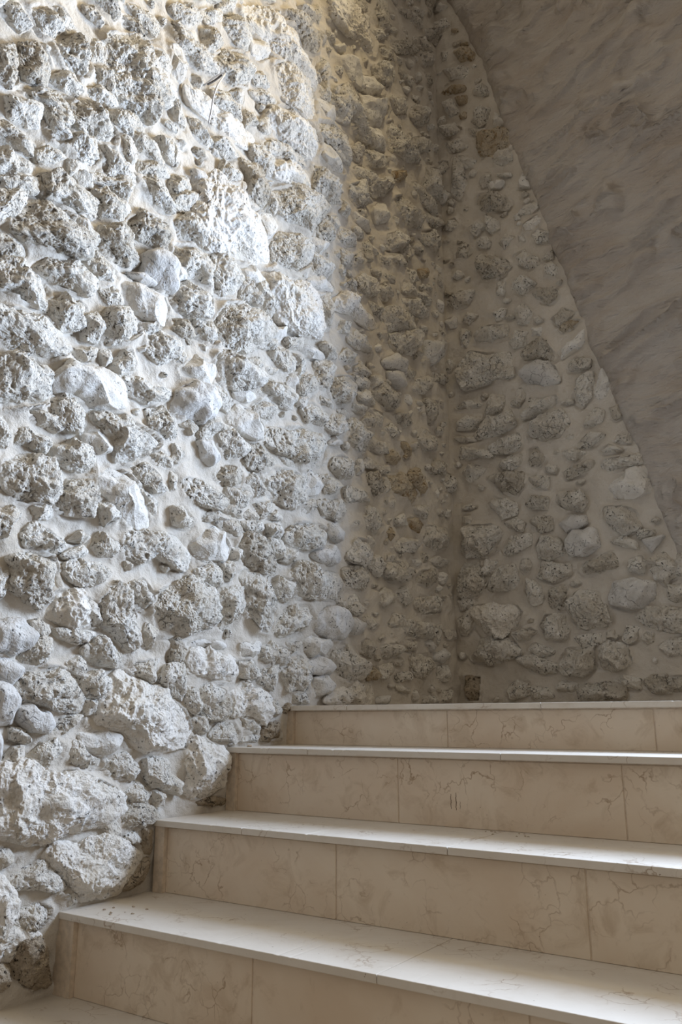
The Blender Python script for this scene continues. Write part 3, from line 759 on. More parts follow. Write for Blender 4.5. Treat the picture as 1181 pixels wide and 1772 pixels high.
BACK = '''n 121,1555 171,1640 268,1614 362,1596 377,1469 298,1481 179,1466 141,1468
f 138,434 311,440 368,391 332,338 257,305 174,303 135,369
n 77,698 126,801 247,792 294,746 248,672 198,658 113,674
n 107,224 167,291 297,302 352,226 244,187 127,198
o 265,2742 289,2783 423,2750 445,2685 438,2654 345,2640 284,2683
n 443,1167 453,1226 510,1269 596,1251 631,1189 581,1139 502,1141
n 574,413 614,458 693,457 730,336 705,308 622,313 588,357
n 79,564 104,635 176,640 187,580 206,539 161,477 76,491
g 748,442 771,490 830,499 911,467 911,419 867,384 801,384 749,403
s 769,879 792,913 910,951 934,881 934,841 883,824 797,829
d 235,2086 272,2121 366,2083 403,2029 351,1979 247,2013
n 123,2736 167,2728 197,2546 168,2479 115,2534
n 835,343 875,374 1036,357 1027,270 922,285 860,313
n 183,1240 252,1297 354,1318 378,1242 320,1212 197,1209
g 426,1464 506,1522 584,1467 593,1395 518,1392 452,1423
n 501,165 549,234 652,235 645,154 607,121 536,135
d 251,2430 274,2470 385,2420 417,2365 390,2327 320,2365 294,2353
n 746,787 755,802 830,791 870,769 880,703 816,679 778,692 751,753
n 659,194 708,255 788,236 801,169 742,139 676,155
d 580,76 664,96 767,83 762,27 588,24
d 231,1013 289,1031 399,1012 403,964 352,915 305,939 286,976
d 432,1571 477,1616 545,1598 594,1514 565,1486 500,1531 445,1539
n 212,512 272,604 340,597 356,525 335,501 239,497
g 580,677 621,716 701,712 713,643 656,613 595,619
n 212,1704 245,1756 363,1737 370,1668 293,1671
d 621,555 654,582 765,618 798,590 789,550 699,535 638,529
d 836,89 888,115 1011,107 1006,54 873,47
n 438,669 473,710 544,695 571,628 506,611 455,623
n 657,1291 671,1383 743,1406 742,1312 687,1258
n 449,330 477,377 546,372 561,317 540,277 471,280
n 421,1261 460,1343 581,1329 565,1285 441,1257
n 246,1164 389,1198 399,1127 364,1113 279,1122
n 217,904 254,926 363,875 360,829 291,819 258,864
n 437,542 466,596 580,584 583,540 512,516
n 535,856 563,891 652,883 674,841 646,801 584,817
n 89,3296 157,3267 234,3227 221,3174 121,3213
n 290,680 320,729 422,729 422,684 350,654 303,653
n 748,967 763,995 804,1004 907,1010 915,963 847,954 775,946
n 254,2955 339,2937 330,2867 281,2844 240,2892
n 74,1146 113,1182 237,1144 264,1097 185,1126 88,1115
n 324,202 403,211 501,171 487,136 399,145
n 71,1950 135,1978 213,1953 164,1906 100,1894
n 905,557 967,589 1000,547 1025,506 975,483 923,516
d 490,475 549,507 573,486 548,397 492,401
b 82,137 159,128 140,30 85,37
n 398,1910 453,1968 520,1901 461,1860
d 499,1856 528,1876 614,1839 620,1793 573,1783 520,1824
s 610,1545 720,1606 728,1547 620,1500
n 345,2645 377,2670 428,2648 439,2588 393,2575 353,2603
n 916,220 947,261 1025,247 1019,184 949,191
n 70,2937 143,2927 196,2867 141,2857 74,2888
n 80,1297 135,1330 230,1302 177,1263 94,1273
n 231,1323 279,1399 337,1393 319,1326 245,1306
o 156,3373 207,3370 271,3305 258,3269 192,3298
n 374,485 397,533 454,503 456,434 416,425
n 271,70 319,111 383,104 380,56 302,34
n 108,1062 154,1096 226,1062 195,1026 150,1006
n 415,2073 474,2083 541,2014 483,1988
n 284,1066 342,1097 404,1092 394,1040 303,1035
n 95,2826 162,2836 214,2767 159,2757 105,2792
n 1005,583 1061,605 1048,473 1002,506
d 584,986 624,1005 718,1008 709,971 607,950
d 425,781 446,804 518,794 521,736 462,731
g 554,757 601,782 663,780 666,742 589,714
s 749,1317 787,1409 816,1308 796,1279 758,1281
n 82,3087 133,3080 169,2997 112,2988
n 419,1791 458,1804 493,1759 471,1707 420,1731
n 379,1643 404,1695 459,1665 449,1610 399,1609
n 903,526 939,566 985,517 961,457 923,490
n 64,387 123,422 135,376 105,320 76,322
n 965,405 970,457 1046,454 1040,399 982,389
n 280,2283 293,2343 352,2278 360,2243 314,2238
d 439,1106 474,1120 510,1052 481,1024 442,1038
d 643,1459 672,1493 741,1461 732,1429 648,1430
n 687,1177 743,1245 778,1217 762,1175 698,1155
d 404,869 446,896 507,880 501,829 429,846
s 477,2210 547,2241 563,2198 537,2162 489,2174
d 582,1699 638,1735 689,1700 657,1677 620,1659
n 656,1091 703,1128 776,1113 730,1077 667,1069
n 583,280 691,286 694,245 616,237
n 127,1774 184,1750 165,1679 127,1682
n 193,2316 256,2330 280,2288 232,2247
n 162,2731 251,2669 228,2634 180,2654
o 78,3149 164,3155 213,3124 201,3106 117,3118
n 317,314 397,327 435,307 381,279 329,276
n 431,973 465,987 518,971 508,920 449,936
n 379,237 406,266 493,231 479,208 428,210
n 521,2142 551,2167 601,2128 584,2089 538,2105
n 173,581 211,636 267,630 229,569
n 729,101 768,119 832,103 824,66 765,72
n 823,574 877,584 890,559 878,513 830,526
n 457,2285 538,2328 554,2279 495,2260
n 255,3085 299,3093 336,3063 329,3025 265,3051
n 389,86 451,78 480,43 392,32
n 304,797 359,810 398,784 383,747 316,776
n 83,1378 146,1408 226,1368 159,1361
s 363,2903 388,2868 426,2799 354,2821
n 266,2540 289,2580 325,2565 317,2508 280,2501
n 596,1070 661,1077 696,1044 644,1028 601,1042
n 230,2221 283,2229 306,2188 295,2160 244,2184
n 356,1346 415,1403 441,1369 404,1328
n 346,2179 383,2197 435,2168 374,2130
n 759,654 812,672 859,642 864,609 819,626
n 776,261 794,307 841,305 837,262 798,245
n 217,2868 307,2826 295,2797 221,2831
s 461,2438 485,2509 520,2430 518,2409
n 567,1974 596,1984 625,1944 614,1909 569,1933
o 609,1643 665,1670 717,1654 676,1633 626,1619
n 495,72 521,106 581,93 566,53
n 68,465 140,473 138,434 80,425
n 144,1819 170,1858 222,1827 175,1794
n 369,626 409,621 420,595 385,560 363,581
n 324,1903 335,1961 378,1947 361,1891
n 470,2017 510,2039 555,1998 521,1979
g 890,646 973,655 916,595
n 70,1241 175,1227 181,1201 107,1212
n 746,1049 789,1067 846,1030 773,1027
n 863,689 939,687 929,657 872,656
s 311,2494 338,2510 394,2493 367,2471 321,2473
o 155,3087 216,3069 220,3032 171,3044
n 820,1104 875,1097 872,1059 810,1076
d 798,1230 839,1229 847,1180 818,1173
s 485,1687 530,1674 527,1635 486,1647
n 81,3406 127,3382 114,3345 91,3351
n 851,261 867,284 898,273 890,236 867,237
d 556,2018 604,2041 606,2000 573,1992
n 501,1027 554,1018 545,986 506,1000
n 709,291 745,300 753,265 718,261
n 106,845 143,853 141,819 111,810
o 168,2974 212,2971 210,2936 178,2952
n 355,2547 431,2521 430,2505 360,2534
n 101,901 145,908 166,884 115,885
n 450,2168 479,2167 482,2130 453,2141
n 433,2289 467,2282 465,2256 436,2262
o 150,3513 189,3497 188,3479 154,3491
n 501,1732 524,1735 536,1707 508,1706
o 196,3394 236,3391 235,3373 196,3388'''
def parse(t):
    out = []
    for ln in t.strip().splitlines():
        w = ln.split()
        out.append((w[0], np.array([[float(v) for v in q.split(',')] for q in w[1:]]) / 1000.0))
    return out

def poly_area(P):
    x, y = P[:, 0], P[:, 1]
    return 0.5 * (np.dot(x, np.roll(y, -1)) - np.dot(y, np.roll(x, -1)))

def outline(P, n=96):
    """centre and smoothed radius table of a star-shaped outline"""
    if poly_area(P) < 0: P = P[::-1]
    x, y = P[:, 0], P[:, 1]; xn, yn = np.roll(x, -1), np.roll(y, -1)
    cr = x * yn - xn * y; A = cr.sum() / 2
    c = np.array([((x + xn) * cr).sum(), ((y + yn) * cr).sum()]) / (6 * A)
    Q = P - c
    th = np.arange(n) * 2 * math.pi / n
    R = np.zeros(n)
    a, b = Q, np.roll(Q, -1, 0)
    for k in range(n):
        d = np.array([math.cos(th[k]), math.sin(th[k])])
        e = b - a
        den = d[0] * e[:, 1] - d[1] * e[:, 0]
        den = np.where(np.abs(den) < 1e-9, 1e-9, den)
        t = (a[:, 0] * e[:, 1] - a[:, 1] * e[:, 0]) / den
        s = (a[:, 0] * d[1] - a[:, 1] * d[0]) / den
        ok = (t > 0) & (s >= -1e-6) & (s <= 1 + 1e-6)
        R[k] = t[ok].max() if ok.any() else 0
    bad = R <= 0
    if bad.any(): R[bad] = np.median(R[~bad])
    kern = np.array([1, 2, 3, 2, 1.]); kern /= kern.sum()
    R = sum(w * np.roll(R, s) for w, s in zip(kern, (-2, -1, 0, 1, 2)))
    return c, R

class Stone:
    def __init__(self, kind, P, seed):
        self.kind = kind
        self.c, self.R = outline(P)
        self.area = abs(poly_area(P)); self.r = math.sqrt(self.area / math.pi)
        rmin = np.percentile(self.R, 25)
        fac = {'f': 0.42, 's': 0.55, 'g': 0.62}.get(kind, 0.58)
        self.depth = float(np.clip(1.35 * fac * rmin + 0.010, 0.016, 0.078))
        self.R = self.R * 1.11 + 0.0025
        self.seed = seed
    def radius(self, th):
        n = len(self.R)
        t = (th % (2 * math.pi)) / (2 * math.pi) * n
        i = np.floor(t).astype(int); f = t - i
        return self.R[i % n] * (1 - f) + self.R[(i + 1) % n] * f

def stone_verts(s, pull):
    """vertices in (along wall, up, out of wall), relative to the stone's centre"""
    rg = np.random.default_rng(s.seed)
    lvl = 4 if s.r < 0.016 else 5 if s.r < 0.03 else 6 if s.r < 0.085 else 7
    D, Fc = ICO[lvl]
    smoothy = s.kind in 'gs'
    rho = np.hypot(D[:, 0], D[:, 1]); th = np.arctan2(D[:, 1], D[:, 0])
    pw = 0.62 if s.kind == 'f' else 0.8 if s.kind == 'g' else 0.70
    up = D[:, 2] > 0
    q = np.zeros_like(D)
    rr = np.where(up, rho ** pw, 1.0 - 0.10 * np.clip(-D[:, 2], 0, 1))
    q[:, 0] = rr * np.cos(th); q[:, 1] = rr * np.sin(th)
    q[:, 2] = np.where(up, np.abs(D[:, 2]) ** 0.72, D[:, 2] * 1.6)
    # broken facets
    for _ in range(5 if s.kind == 'g' else 10):
        nz = rg.uniform(0.30, 0.95); a = rg.uniform(0, 2 * math.pi); h = math.sqrt(1 - nz * nz)
        nrm = np.array([h * math.cos(a), h * math.sin(a), nz])
        d = rg.uniform(0.66, 0.96) if s.kind != 'g' else rg.uniform(0.8, 1.0)
        ex = q @ nrm - d
        q -= np.where(ex > 0, ex, 0)[:, None] * nrm * (1.0 if s.kind != 'g' else 0.7)
    R = s.radius(np.arctan2(q[:, 1], q[:, 0]))
    V = np.zeros_like(q)
    V[:, 0] = q[:, 0] * R; V[:, 1] = q[:, 1] * R; V[:, 2] = q[:, 2] * s.depth
    # tilt of the broken face
    ta, tb = rg.normal(0, 0.16, 2)
    w = np.clip(q[:, 2], 0, 1)
    V[:, 2] += w * np.clip(V[:, 0] * ta + V[:, 1] * tb, -0.4 * s.depth, 0.4 * s.depth)
    W = V + np.array([s.c[0], s.c[1], s.seed * 0.37])
    amp = np.clip(s.r / 0.05, 0.35, 1.25)
    nd = q * np.array([0.7, 0.7, 1.0]); nd /= np.linalg.norm(nd, axis=1)[:, None] + 1e-6
    k = 0.35 if smoothy else 1.0
    a1 = pnoise(W * 22); a2 = pnoise(W * 55 + 7); a3 = pnoise(W * 130 + 3); a4 = pnoise(W * 260 + 5)
    disp = 0.0085 * a1 + k * (0.0042 * a2 + 0.0016 * (1 - 2 * np.abs(a3)) + 0.0020 * a4 + 0.0010 * pnoise(W * 480))
    if s.kind == 'f': disp = 0.013 * pnoise(W * 16 + 2) + 0.006 * (1 - 2 * np.abs(pnoise(W * 30 + 9))) + 0.0028 * a3 + 0.0016 * a4 + 0.0008 * pnoise(W * 480)
    pit = np.clip(pnoise(W * 75 + 19) - 0.22, 0, 1)
    disp -= (0.014 if s.kind in 'dnob' else 0.005 if s.kind == 'f' else 0.002) * pit
    fade = np.clip(q[:, 2] * 3 + 0.35, 0.0, 1.0)
    V += nd * (disp * amp * fade)[:, None]
    return V, Fc

class Wall:
    def __init__(self, a0, a1, b0, b1, step, place, hug=0.22):
        self.hug = hug
        self.place = place            # (along, up, out) -> world
        self.A = np.arange(a0, a1 + step, step); self.B = np.arange(b0, b1 + step, step)
        self.a0, self.b0, self.step = a0, b0, step
        self.h = np.zeros((len(self.A), len(self.B)))
        self.dist = np.full_like(self.h, 9.0)
        AA, BB = np.meshgrid(self.A, self.B, indexing='ij')
        Q = np.stack([AA.ravel(), BB.ravel(), np.full(AA.size, place(0, 0, 0)[1] * 3.0 + 1)], 1)
        self.base = (0.011 * pnoise(Q * 5) + 0.009 * pnoise(Q * 13) + 0.0028 * pnoise(Q * 40) + 0.0008 * pnoise(Q * 110)).reshape(AA.shape)
        self.groove = np.zeros_like(self.h)
        self.var = pnoise(Q * 9 + 40).reshape(AA.shape)
        self.stones = []
    def add(self, s):
        self.stones.append(s)
        m = s.R.max() + 0.06
        i0 = max(0, int((s.c[0] - m - self.a0) / self.step)); i1 = int((s.c[0] + m - self.a0) / self.step) + 2
        j0 = max(0, int((s.c[1] - m - self.b0) / self.step)); j1 = int((s.c[1] + m - self.b0) / self.step) + 2
        if i1 <= 0 or j1 <= 0: return
        A = self.A[i0:i1, None] - s.c[0]; B = self.B[None, j0:j1] - s.c[1]
        if A.size == 0 or B.size == 0: return
        sl = (slice(i0, i1), slice(j0, j1))
        d = np.hypot(A, B) - s.radius(np.arctan2(B + 0 * A, A + 0 * B).ravel()).reshape((A + B).shape)
        self.dist[sl] = np.minimum(self.dist[sl], d)
        hug = np.clip(self.hug + 0.6 * self.var[sl], 0.02, 0.55)
        lift = s.depth * hug * np.exp(-np.clip(d + 0.003, 0, None) / 0.014) - (s.depth * 0.5 + 0.012) * np.clip((-d - 0.006) / 0.012, 0, 1)
        crack = np.clip(0.35 + 1.6 * pnoise(np.stack([(A + s.c[0] + 0 * B).ravel() * 8, (B + s.c[1] + 0 * A).ravel() * 8, np.full(d.size, 5.5)], 1)).reshape(d.shape), 0, 1)
        under = np.clip(-B / (s.r + 1e-6) * 1.4 + 0.1, 0, 1)
        self.groove[sl] = np.maximum(self.groove[sl], 0.014 * crack * under * np.exp(-((d - 0.003) / 0.0055) ** 2))
        self.h[sl] = np.where(d < -0.006, np.minimum(self.h[sl], lift), np.maximum(self.h[sl], lift))
    def fill(self, r0, r1, gap, n, region, seed0, kinds=('n', 'n', 'n', 'd', 's')):
        rg = np.random.default_rng(seed0)
        for k in range(n):
            a = rg.uniform(self.A[0] + .03, self.A[-1] - .03); b = rg.uniform(self.B[0] + .03, self.B[-1] - .03)
            r = rg.uniform(r0, r1); ang = rg.normal(0, 0.35); ec = rg.uniform(1.0, 1.5)
            if not region(a, b): continue
            i = int((a - self.a0) / self.step); j = int((b - self.b0) / self.step)
            if self.dist[i, j] < r + gap: continue
            npt = rg.integers(5, 8)
            t = np.sort(rg.uniform(0, 2 * math.pi / npt * 0.6, npt) + np.arange(npt) * 2 * math.pi / npt)
            rad = r * rg.uniform(0.82, 1.1, npt)
            x = rad * np.cos(t) * ec; y = rad * np.sin(t) / ec
            P = np.stack([a + x * math.cos(ang) - y * math.sin(ang), b + x * math.sin(ang) + y * math.cos(ang)], 1)
            self.add(Stone(str(rg.choice(list(kinds))), P, seed0 + k))
    def build(self, name, label, limit, special):
        H = self.base + self.h - self.groove
        AA, BB = np.meshgrid(self.A, self.B, indexing='ij')
        V = np.stack(self.place(AA.ravel(), BB.ravel(), H.ravel()), 1)
        me = np_mesh(name, V, grid_faces(len(self.A), len(self.B)))
        wall = link(name, me, M['mortar'])
        tag(wall, label, 'wall', None, 'structure')
        order = sorted(self.stones, key=lambda s: -s.area * (1 if self.seen(s) else 0.01))
        rest = {}
        for n_, s in enumerate(order):
            v, Fc = stone_verts(s, 0)
            zoff = 0.003
            if n_ < limit:
                w0 = np.array(self.place(s.c[0], s.c[1], 0.0))
                W = np.stack(self.place(v[:, 0] + s.c[0], v[:, 1] + s.c[1], v[:, 2] + zoff), 1) - w0
                o = link('stone', np_mesh('stone', W, Fc), M[s.kind], wall, tuple(w0))
                if s.kind in special: o['label'] = special[s.kind]
            else:
                W = np.stack(self.place(v[:, 0] + s.c[0], v[:, 1] + s.c[1], v[:, 2] + zoff), 1)
                rest.setdefault(s.kind, []).append((W, Fc))
        # the many small stones, one part
        vs, fs, ms, off = [], [], [], 0
        kinds = sorted(rest)
        for mi, kd in enumerate(kinds):
            for W, Fc in rest[kd]:
                vs.append(W); fs.append(Fc + off); ms.append(np.full(len(Fc), mi)); off += len(W)
        if vs:
            me = np_mesh('small_stones', np.concatenate(vs), np.concatenate(fs))
            for kd in kinds: me.materials.append(M[kd])
            mm = np.concatenate(ms)
            if len(mm) == len(me.polygons): me.polygons.foreach_set('material_index', mm.astype(np.int32))
            o = link('small_stones', me, None, wall)
            tag(o, 'small rubble stones bedded between the larger ones', None, None, 'stuff')
        return wall

def in_view(p):
    d = Vector(p) - EYE
    z = d.dot(fwd)
    if z <= 0.1: return False
    x = 590.5 + F_PX * d.dot(r2) / z; y = 886 - F_PX * d.dot(u2) / z
    return -20 < x < 1200 and -20 < y < 1790

SPECIAL = {'o': 'ochre-stained stone', 'g': 'smooth grey stone', 'd': 'dark-stained pitted stone',
           's': 'smooth pale stone', 'b': 'brown porous rubble'}

def step_top(y):
    """height of the stair at depth y"""
    if y > 0: return TOP[4]
    k = min(4, int(math.floor(-y / TREAD)) + 1)
    return TOP[4 - k] if k <= 4 else -0.9

lw = Wall(-1.75, YB + 0.03, -0.95, 4.15, 0.006, lambda a, b, h: (K * a + h, a + 0 * h, b + 0 * h))
lw.seen = lambda s: in_view((K * s.c[0], s.c[0], s.c[1]))
for i, (kd, P) in enumerate(parse(LEFT)): lw.add(Stone(kd, P, i + 1))
outside = lambda a, b: b > step_top(a) + 0.02 and not in_view((K * a, a, b))
inside = lambda a, b: b > step_top(a) + 0.03 and in_view((K * a, a, b)) and a < YB - 0.05
lw.fill(0.065, 0.090, -0.010, 3000, outside, 5000)
lw.fill(0.040, 0.055, -0.006, 6000, outside, 9000, ['n', 'n', 'd', 's', 'g'])
lw.fill(0.022, 0.034, 0.000, 9000, outside, 70000)
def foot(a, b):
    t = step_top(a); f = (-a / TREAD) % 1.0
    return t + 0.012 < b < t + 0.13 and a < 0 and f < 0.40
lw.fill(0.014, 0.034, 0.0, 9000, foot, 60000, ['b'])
lw.fill(0.016, 0.034, 0.010, 5000, inside, 20000)
lw.fill(0.008, 0.014, 0.008, 3500, inside, 30000)
lw.build('wall_left', 'rubble stone wall with pale lime mortar on the left of the steps', 100, SPECIAL)

bw = Wall(0.0, 1.75, -0.05, 4.15, 0.005, lambda a, b, h: (a + 0 * h, YB - h, b + 0 * h), 0.10)
bw.seen = lambda s: in_view((s.c[0], YB, s.c[1]))
for i, (kd, P) in enumerate(parse(BACK)):
    s = Stone(kd, P, 1001 + i); s.depth *= 1.05; bw.add(s)

# edge between the stone end wall and the plaster, (x, z)
EDGE = np.array([(-0.02, 4.10), (0.122, 3.729), (0.209, 3.51), (0.297, 3.262), (0.381, 2.907), (0.424, 2.687), (0.506, 2.458), (0.559, 2.25),
        (0.613, 2.019), (0.658, 1.887), (0.706, 1.645), (0.741, 1.525), (0.797, 1.35), (0.83, 1.224), (0.862, 1.115),
        (0.899, 1.007), (0.937, 0.842), (0.974, 0.717), (1.008, 0.574), (1.045, 0.457), (1.10, 0.30), (1.20, 0.05)])
def edge_x(z): return np.interp(-np.asarray(z), -EDGE[:, 1], EDGE[:, 0])
low = lambda a, b: b > 0.02 and a > 0.06 and a < edge_x(b) - 0.02
bw.fill(0.022, 0.045, 0.010, 1500, low, 40000)
bw.fill(0.010, 0.018, 0.010, 1200, low, 50000)
for s in bw.stones[137:]: s.depth *= 0.8
bw.build('wall_back', 'rubble stone end wall with wide mortar joints under the plaster', 100, SPECIAL)

# ------------------------------------------------------------------ plastered vault
def plaster():
    zs = np.arange(0.05, 4.101, 0.007)
    s1 = np.concatenate([np.linspace(0, 0.03, 9), np.arange(0.038, 1.62, 0.0085)])
    ZZ, SS = np.meshgrid(zs, s1, indexing='ij')
    Q0 = np.stack([ZZ.ravel() * 7, np.zeros(ZZ.size), np.zeros(ZZ.size)], 1)
    ex = edge_x(ZZ) + (0.010 * pnoise(Q0) + 0.006 * pnoise(Q0 * 3.1)).reshape(ZZ.shape)
    SS = SS * (1.38 - edge_x(ZZ)) / s1[-1]
    X = ex + SS
    lip = 0.030 * (1 - np.exp(-SS / 0.012))
    out = -0.012 + lip + 0.17 * SS * (0.25 + 0.75 * np.clip((ZZ - 0.3) / 2.2, 0, 1))
    Q = np.stack([X.ravel(), SS.ravel() * 0 + 0.37, ZZ.ravel() - 0.12 * X.ravel()], 1)
    wob = pnoise(Q * 2.2 + 3)[:, None] * np.array([0.25, 0, 0.12])
    Qs = (Q + wob) * np.array([1.0, 1, 2.5])
    t1 = pnoise(Qs * 3.3); t2 = pnoise(Qs * 7.5 + 11); t3 = pnoise(Qs * 17 + 5); t4 = pnoise((Q + wob) * 45)
    r2_ = 1 - 2 * np.abs(t2)
    t5 = np.clip(pnoise(Q * np.array([8.0, 1, 12.0]) + wob * 1.6 + 31), -0.05, 1)
    hh = 0.022 * t1 + 0.060 * np.clip(t5 - 0.12, 0, 1) + 0.045 * np.clip(r2_, 0, 1) ** 3 * np.clip(0.15 + t1 * 1.5, 0, 1) + 0.0060 * t3 * np.clip(0.5 - 1.5 * t1, 0, 1) + 0.0008 * t4
    hh = hh.reshape(ZZ.shape) * np.clip(SS / 0.05, 0.25, 1)
    V = np.stack([X.ravel(), (YB - out - hh).ravel(), ZZ.ravel()], 1)
    Fc = grid_faces(len(zs), len(s1))[:, ::-1]
    o = link('ceiling', np_mesh('ceiling', V, Fc), M['plaster'])
    tag(o, 'rough grey-brown plastered vault curving over the right of the stair', 'ceiling', None, 'structure')
plaster()

# ------------------------------------------------------------------ steps
def box_bm(bm, x0, x1, y0, y1, z0, z1):
    r = bmesh.ops.create_cube(bm, size=1.0)
    for v in r['verts']:
        v.co = Vector(((x0 + x1) / 2 + v.co.x * (x1 - x0), (y0 + y1) / 2 + v.co.y * (y1 - y0), (z0 + z1) / 2 + v.co.z * (z1 - z0)))
    return r['verts']

def slab(name, parent, mat, x0, x1, y0, y1, z0, z1, bev=0.0015, chip=0.0, seed=0):
    bm = bmesh.new()
    box_bm(bm, x0, x1, y0, y1, z0, z1)
    if chip > 0:
        # subdivide along x so that the arris can be worn
        es = [e for e in bm.edges if abs((e.verts[0].co - e.verts[1].co).x) > 1e-5]
        bmesh.ops.subdivide_edges(bm, edges=es, cuts=max(2, int((x1 - x0) / 0.006)), use_grid_fill=True)
    front = [e for e in bm.edges]
    sharp = [e for e in bm.edges if len(e.link_faces) == 2 and e.calc_face_angle(0) > 0.5]
    bmesh.ops.bevel(bm, geom=sharp, offset=bev, segments=2, affect='EDGES', profile=0.5)
    if chip > 0:
        co = np.array([v.co[:] for v in bm.verts])
        n1 = pnoise(np.stack([co[:, 0] * 9 + seed, co[:, 0] * 0 + seed * 1.3, co[:, 0] * 0], 1))
        n2 = pnoise(np.stack([co[:, 0] * 60 + seed, co[:, 1] * 0 + 5, co[:, 2] * 0], 1))
        c = np.clip(np.abs(n2) * 1.3 - 0.55, 0, 1) * chip * np.clip(n1 * 2 + 0.5, 0, 1) * 6
        for v, ci in zip(bm.verts, c):
            if abs(v.co.y - y0) < bev * 1.2 and v.co.z > z1 - bev * 1.5:
                v.co.z -= ci; v.co.y += ci * 0.7
    for f in bm.faces: f.smooth = False
    c = Vector(((x0 + x1) / 2, (y0 + y1) / 2, z0))
    for v in bm.verts: v.co -= c
    me = bpy.data.meshes.new(name); bm.to_mesh(me); bm.free()
    return link(name, me, mat, parent, c)

TJ = {4: [0.237, 0.866, 1.44], 3: [0.29, 0.863, 1.43], 2: [0.293, 0.855, 1.42], 1: [0.85, 1.42], 0: [0.56, 1.13]}
RJ = {4: [0.575, 1.153, 1.73], 3: [0.568, 1.143, 1.72], 2: [0.562, 1.138, 1.71], 1: [0.551, 1.125, 1.70], 0: [0.56, 1.13]}
STEP_LABEL = {
    4: 'topmost limestone step, shortest riser, its edge level with the landing by the stone end wall',
    3: 'second limestone step from the top, with a thin bright tread and a taller riser',
    2: 'middle limestone step, third down from the landing, two riser joints in view',
    1: 'limestone step with the widest bright tread, second from the bottom of the photo',
    0: 'lowest limestone step, only its tread showing in the bottom left corner'}
TH = 0.0155
X_R = 2.05
for i in (4, 3, 2, 1, 0):
    yn = -(4 - i) * TREAD; zt = TOP[i]
    zb = TOP[i - 1] if i > 0 else zt - 0.1776
    yback = yn + TREAD + NOSE if i < 4 else yn + 0.30
    xl = -0.012 if i > 1 else -0.050
    root = link('stone_step', None, None, None, (1.0, yn + 0.15, zb))
    tag(root, STEP_LABEL[i], 'step', 'limestone steps of the stair')
    inv = Vector((1.0, yn + 0.15, zb))
    def rel(o):
        o.location = Vector(o.location) - inv
        return o
    js = [xl] + TJ[i] + [X_R]
    for k in range(len(js) - 1):
        rel(slab('tread_slab', root, M['tread'], js[k] + (0.0006 if k else 0), js[k + 1] - 0.0006, yn, yback + 0.006, zt - TH, zt, 0.0016, 0.0012, i * 7 + k))
    rs = [0.022] + RJ[i] + [X_R]
    for k in range(len(rs) - 1):
        rel(slab('riser_slab', root, M['riser'], rs[k] + (0.0016 if k else 0), rs[k + 1] - 0.0016, yn + NOSE, yn + NOSE + 0.018, zb + 0.0004, zt - TH - 0.0035, 0.0012))
    bm = bmesh.new()
    box_bm(bm, xl, X_R, yn + NOSE + 0.002, yback - 0.002, zb + 0.0004, zt - TH)
    box_bm(bm, xl, 0.0218, yn + 0.006, yn + NOSE + 0.004, zb + 0.0004, zt - TH)
    for v in bm.verts: v.co -= inv
    me = bpy.data.meshes.new('mortar_bed'); bm.to_mesh(me); bm.free()
    link('mortar_bed', me, M['grout'], root)

bm = bmesh.new(); box_bm(bm, -0.02, X_R, 0.307, YB, -0.10, 0.0)
me = bpy.data.meshes.new('floor'); bm.to_mesh(me); bm.free()
tag(link('floor', me, M['tread']), 'pale limestone landing behind the top step', 'floor', None, 'structure')

def tube(name, pts, rad, mat, seg=8, parent=None, taper=None):
    pts = [Vector(p) for p in pts]
    # smooth the path
    fine = []
    n = len(pts)
    for a in range(n - 1):
        p0 = pts[max(a - 1, 0)]; p1 = pts[a]; p2 = pts[a + 1]; p3 = pts[min(a + 2, n - 1)]
        for t in np.linspace(0, 1, 6, endpoint=(a == n - 2)):
            fine.append(0.5 * ((2 * p1) + (p2 - p0) * t + (2 * p0 - 5 * p1 + 4 * p2 - p3) * t * t + (3 * p1 - p0 - 3 * p2 + p3) * t ** 3))
    V, Fc = [], []
    nrm = None
    for a, p in enumerate(fine):
        tg = (fine[min(a + 1, len(fine) - 1)] - fine[max(a - 1, 0)]).normalized()
        if nrm is None: nrm = tg.orthogonal().normalized()
        nrm = (nrm - tg * nrm.dot(tg)).normalized(); bn = tg.cross(nrm)
        for k in range(seg):
            an = 2 * math.pi * k / seg
            V.append(p + (nrm * math.cos(an) + bn * math.sin(an)) * rad)
    for a in range(len(fine) - 1):
        for k in range(seg):
            Fc.append((a * seg + k, a * seg + (k + 1) % seg, (a + 1) * seg + (k + 1) % seg, (a + 1) * seg + k))
    base = Vector(pts[0])
    me = np_mesh(name, [v - base for v in V], Fc)
    return link(name, me, mat, parent, base)

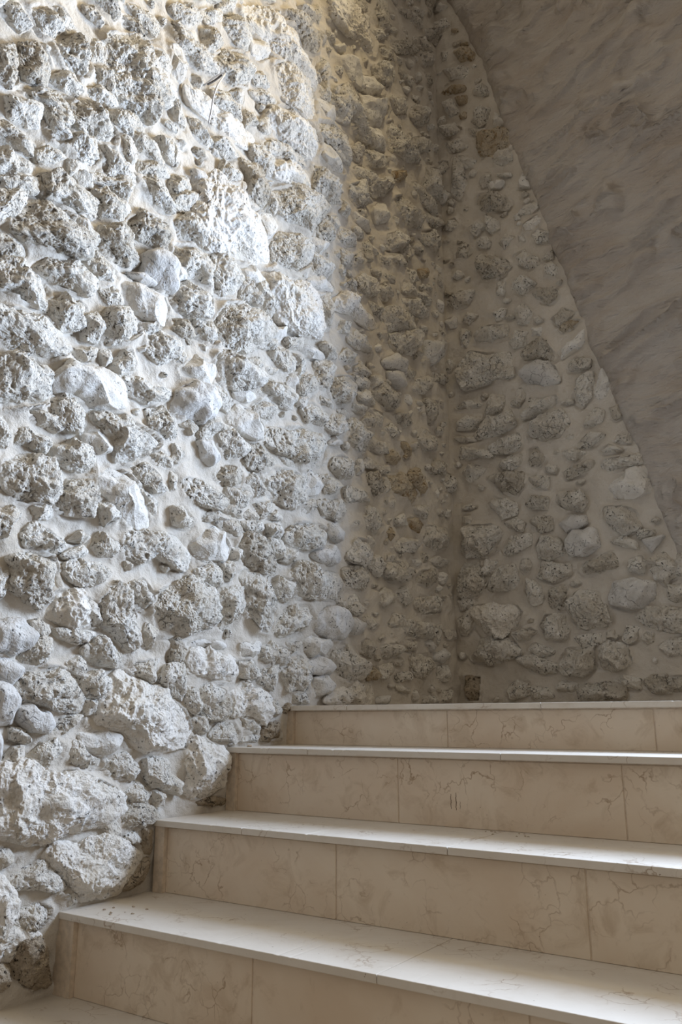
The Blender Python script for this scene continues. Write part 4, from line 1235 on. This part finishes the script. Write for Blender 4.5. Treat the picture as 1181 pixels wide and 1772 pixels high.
# dark scratch marks on the riser of the second step from the top
for par in [o for o in bpy.data.objects if o.name.startswith('riser_slab') and o.parent and abs(o.parent.location.z - TOP[2]) < 1e-4]:
    gx = par.parent.location.x + par.location.x
    if not (0.60 < gx < 1.10): continue
    bm = bmesh.new()
    base = par.parent.location + par.location
    for x_, z0_, z1_, w_ in ((0.718, -0.257, -0.222, 0.0011), (0.732, -0.259, -0.218, 0.0013), (0.743, -0.256, -0.238, 0.0006)):
        n_ = 8
        for k in range(n_):
            za = z0_ + (z1_ - z0_) * k / n_; zb_ = z0_ + (z1_ - z0_) * (k + 1) / n_
            ww = w_ * (0.5 + 0.5 * math.sin(math.pi * (k + 0.5) / n_)); dx = 0.0006 * math.sin(k * 1.7 + x_ * 90)
            box_bm(bm, x_ + dx - ww, x_ + dx + ww, -TREAD + NOSE - 0.0003, -TREAD + NOSE + 0.001, za, zb_)
    for v in bm.verts: v.co -= base
    me = bpy.data.meshes.new('scratch_marks'); bm.to_mesh(me); bm.free()
    o = link('scratch_marks', me, M['scratch'], par); o['label'] = 'dark vertical scratch marks'

# ------------------------------------------------------------------ bent wire sticking out of the left wall
wr = link('bent_wire', None, None, None, (0.0, -0.497, 2.012))
tag(wr, 'bent metal wire sticking out between the stones high on the left wall', 'wire')
wb = Vector((0.0, -0.497, 2.012))
o = tube('wire_strand', [(-0.01, -0.487, 2.046), (0.04, -0.483, 2.060), (0.082, -0.482, 2.052), (0.075, -0.505, 1.996), (0.062, -0.510, 1.950),
          (0.045, -0.502, 1.905), (0.030, -0.496, 1.872)], 0.0032, M['wire'], 8, wr); o.location = Vector(o.location) - wb
o = tube('cut_end', [(0.075, -0.488, 2.046), (0.050, -0.494, 2.033), (0.030, -0.508, 2.016)], 0.0034, M['rust'], 8, wr); o.location = Vector(o.location) - wb
o['label'] = 'short dark cut end of the wire'

# ------------------------------------------------------------------ crumbs of mortar on the treads
V0, F0 = ICO[4]
def crumb(x, y, z, r, seed, label, group):
    rg = np.random.default_rng(seed)
    v = V0 * (1 + 0.5 * pnoise(V0 * 1.7 + seed)[:, None]) * r * np.array([rg.uniform(.8, 1.6), rg.uniform(.8, 1.3), 0.7])
    v[:, 2] -= v[:, 2].min()
    o = link('mortar_crumb', np_mesh('mortar_crumb', v, F0), M['crumb'], None, (x, y, z))
    tag(o, label, 'crumb', group)
rg = np.random.default_rng(3)
crumb(0.040, -0.225, TOP[3], 0.006, 1, 'pebble-sized crumb of mortar at the wall end of the second tread from the top', None)
for k in range(9):
    crumb(0.04 + rg.uniform(0, 0.10), -3 * TREAD + rg.uniform(0.03, 0.2), TOP[1], rg.uniform(0.0015, 0.0035), 20 + k,
          'tiny crumb of mortar on the widest bright tread, beside the stone wall', 'crumbs beside the wall on the widest tread')
for k in range(10):
    crumb(rg.uniform(0.80, 0.95), -2 * TREAD + rg.uniform(0.22, 0.28), TOP[2], rg.uniform(0.0012, 0.0024), 60 + k,
          'tiny dark crumb at the foot of the second riser from the top', 'crumbs at the foot of the riser')
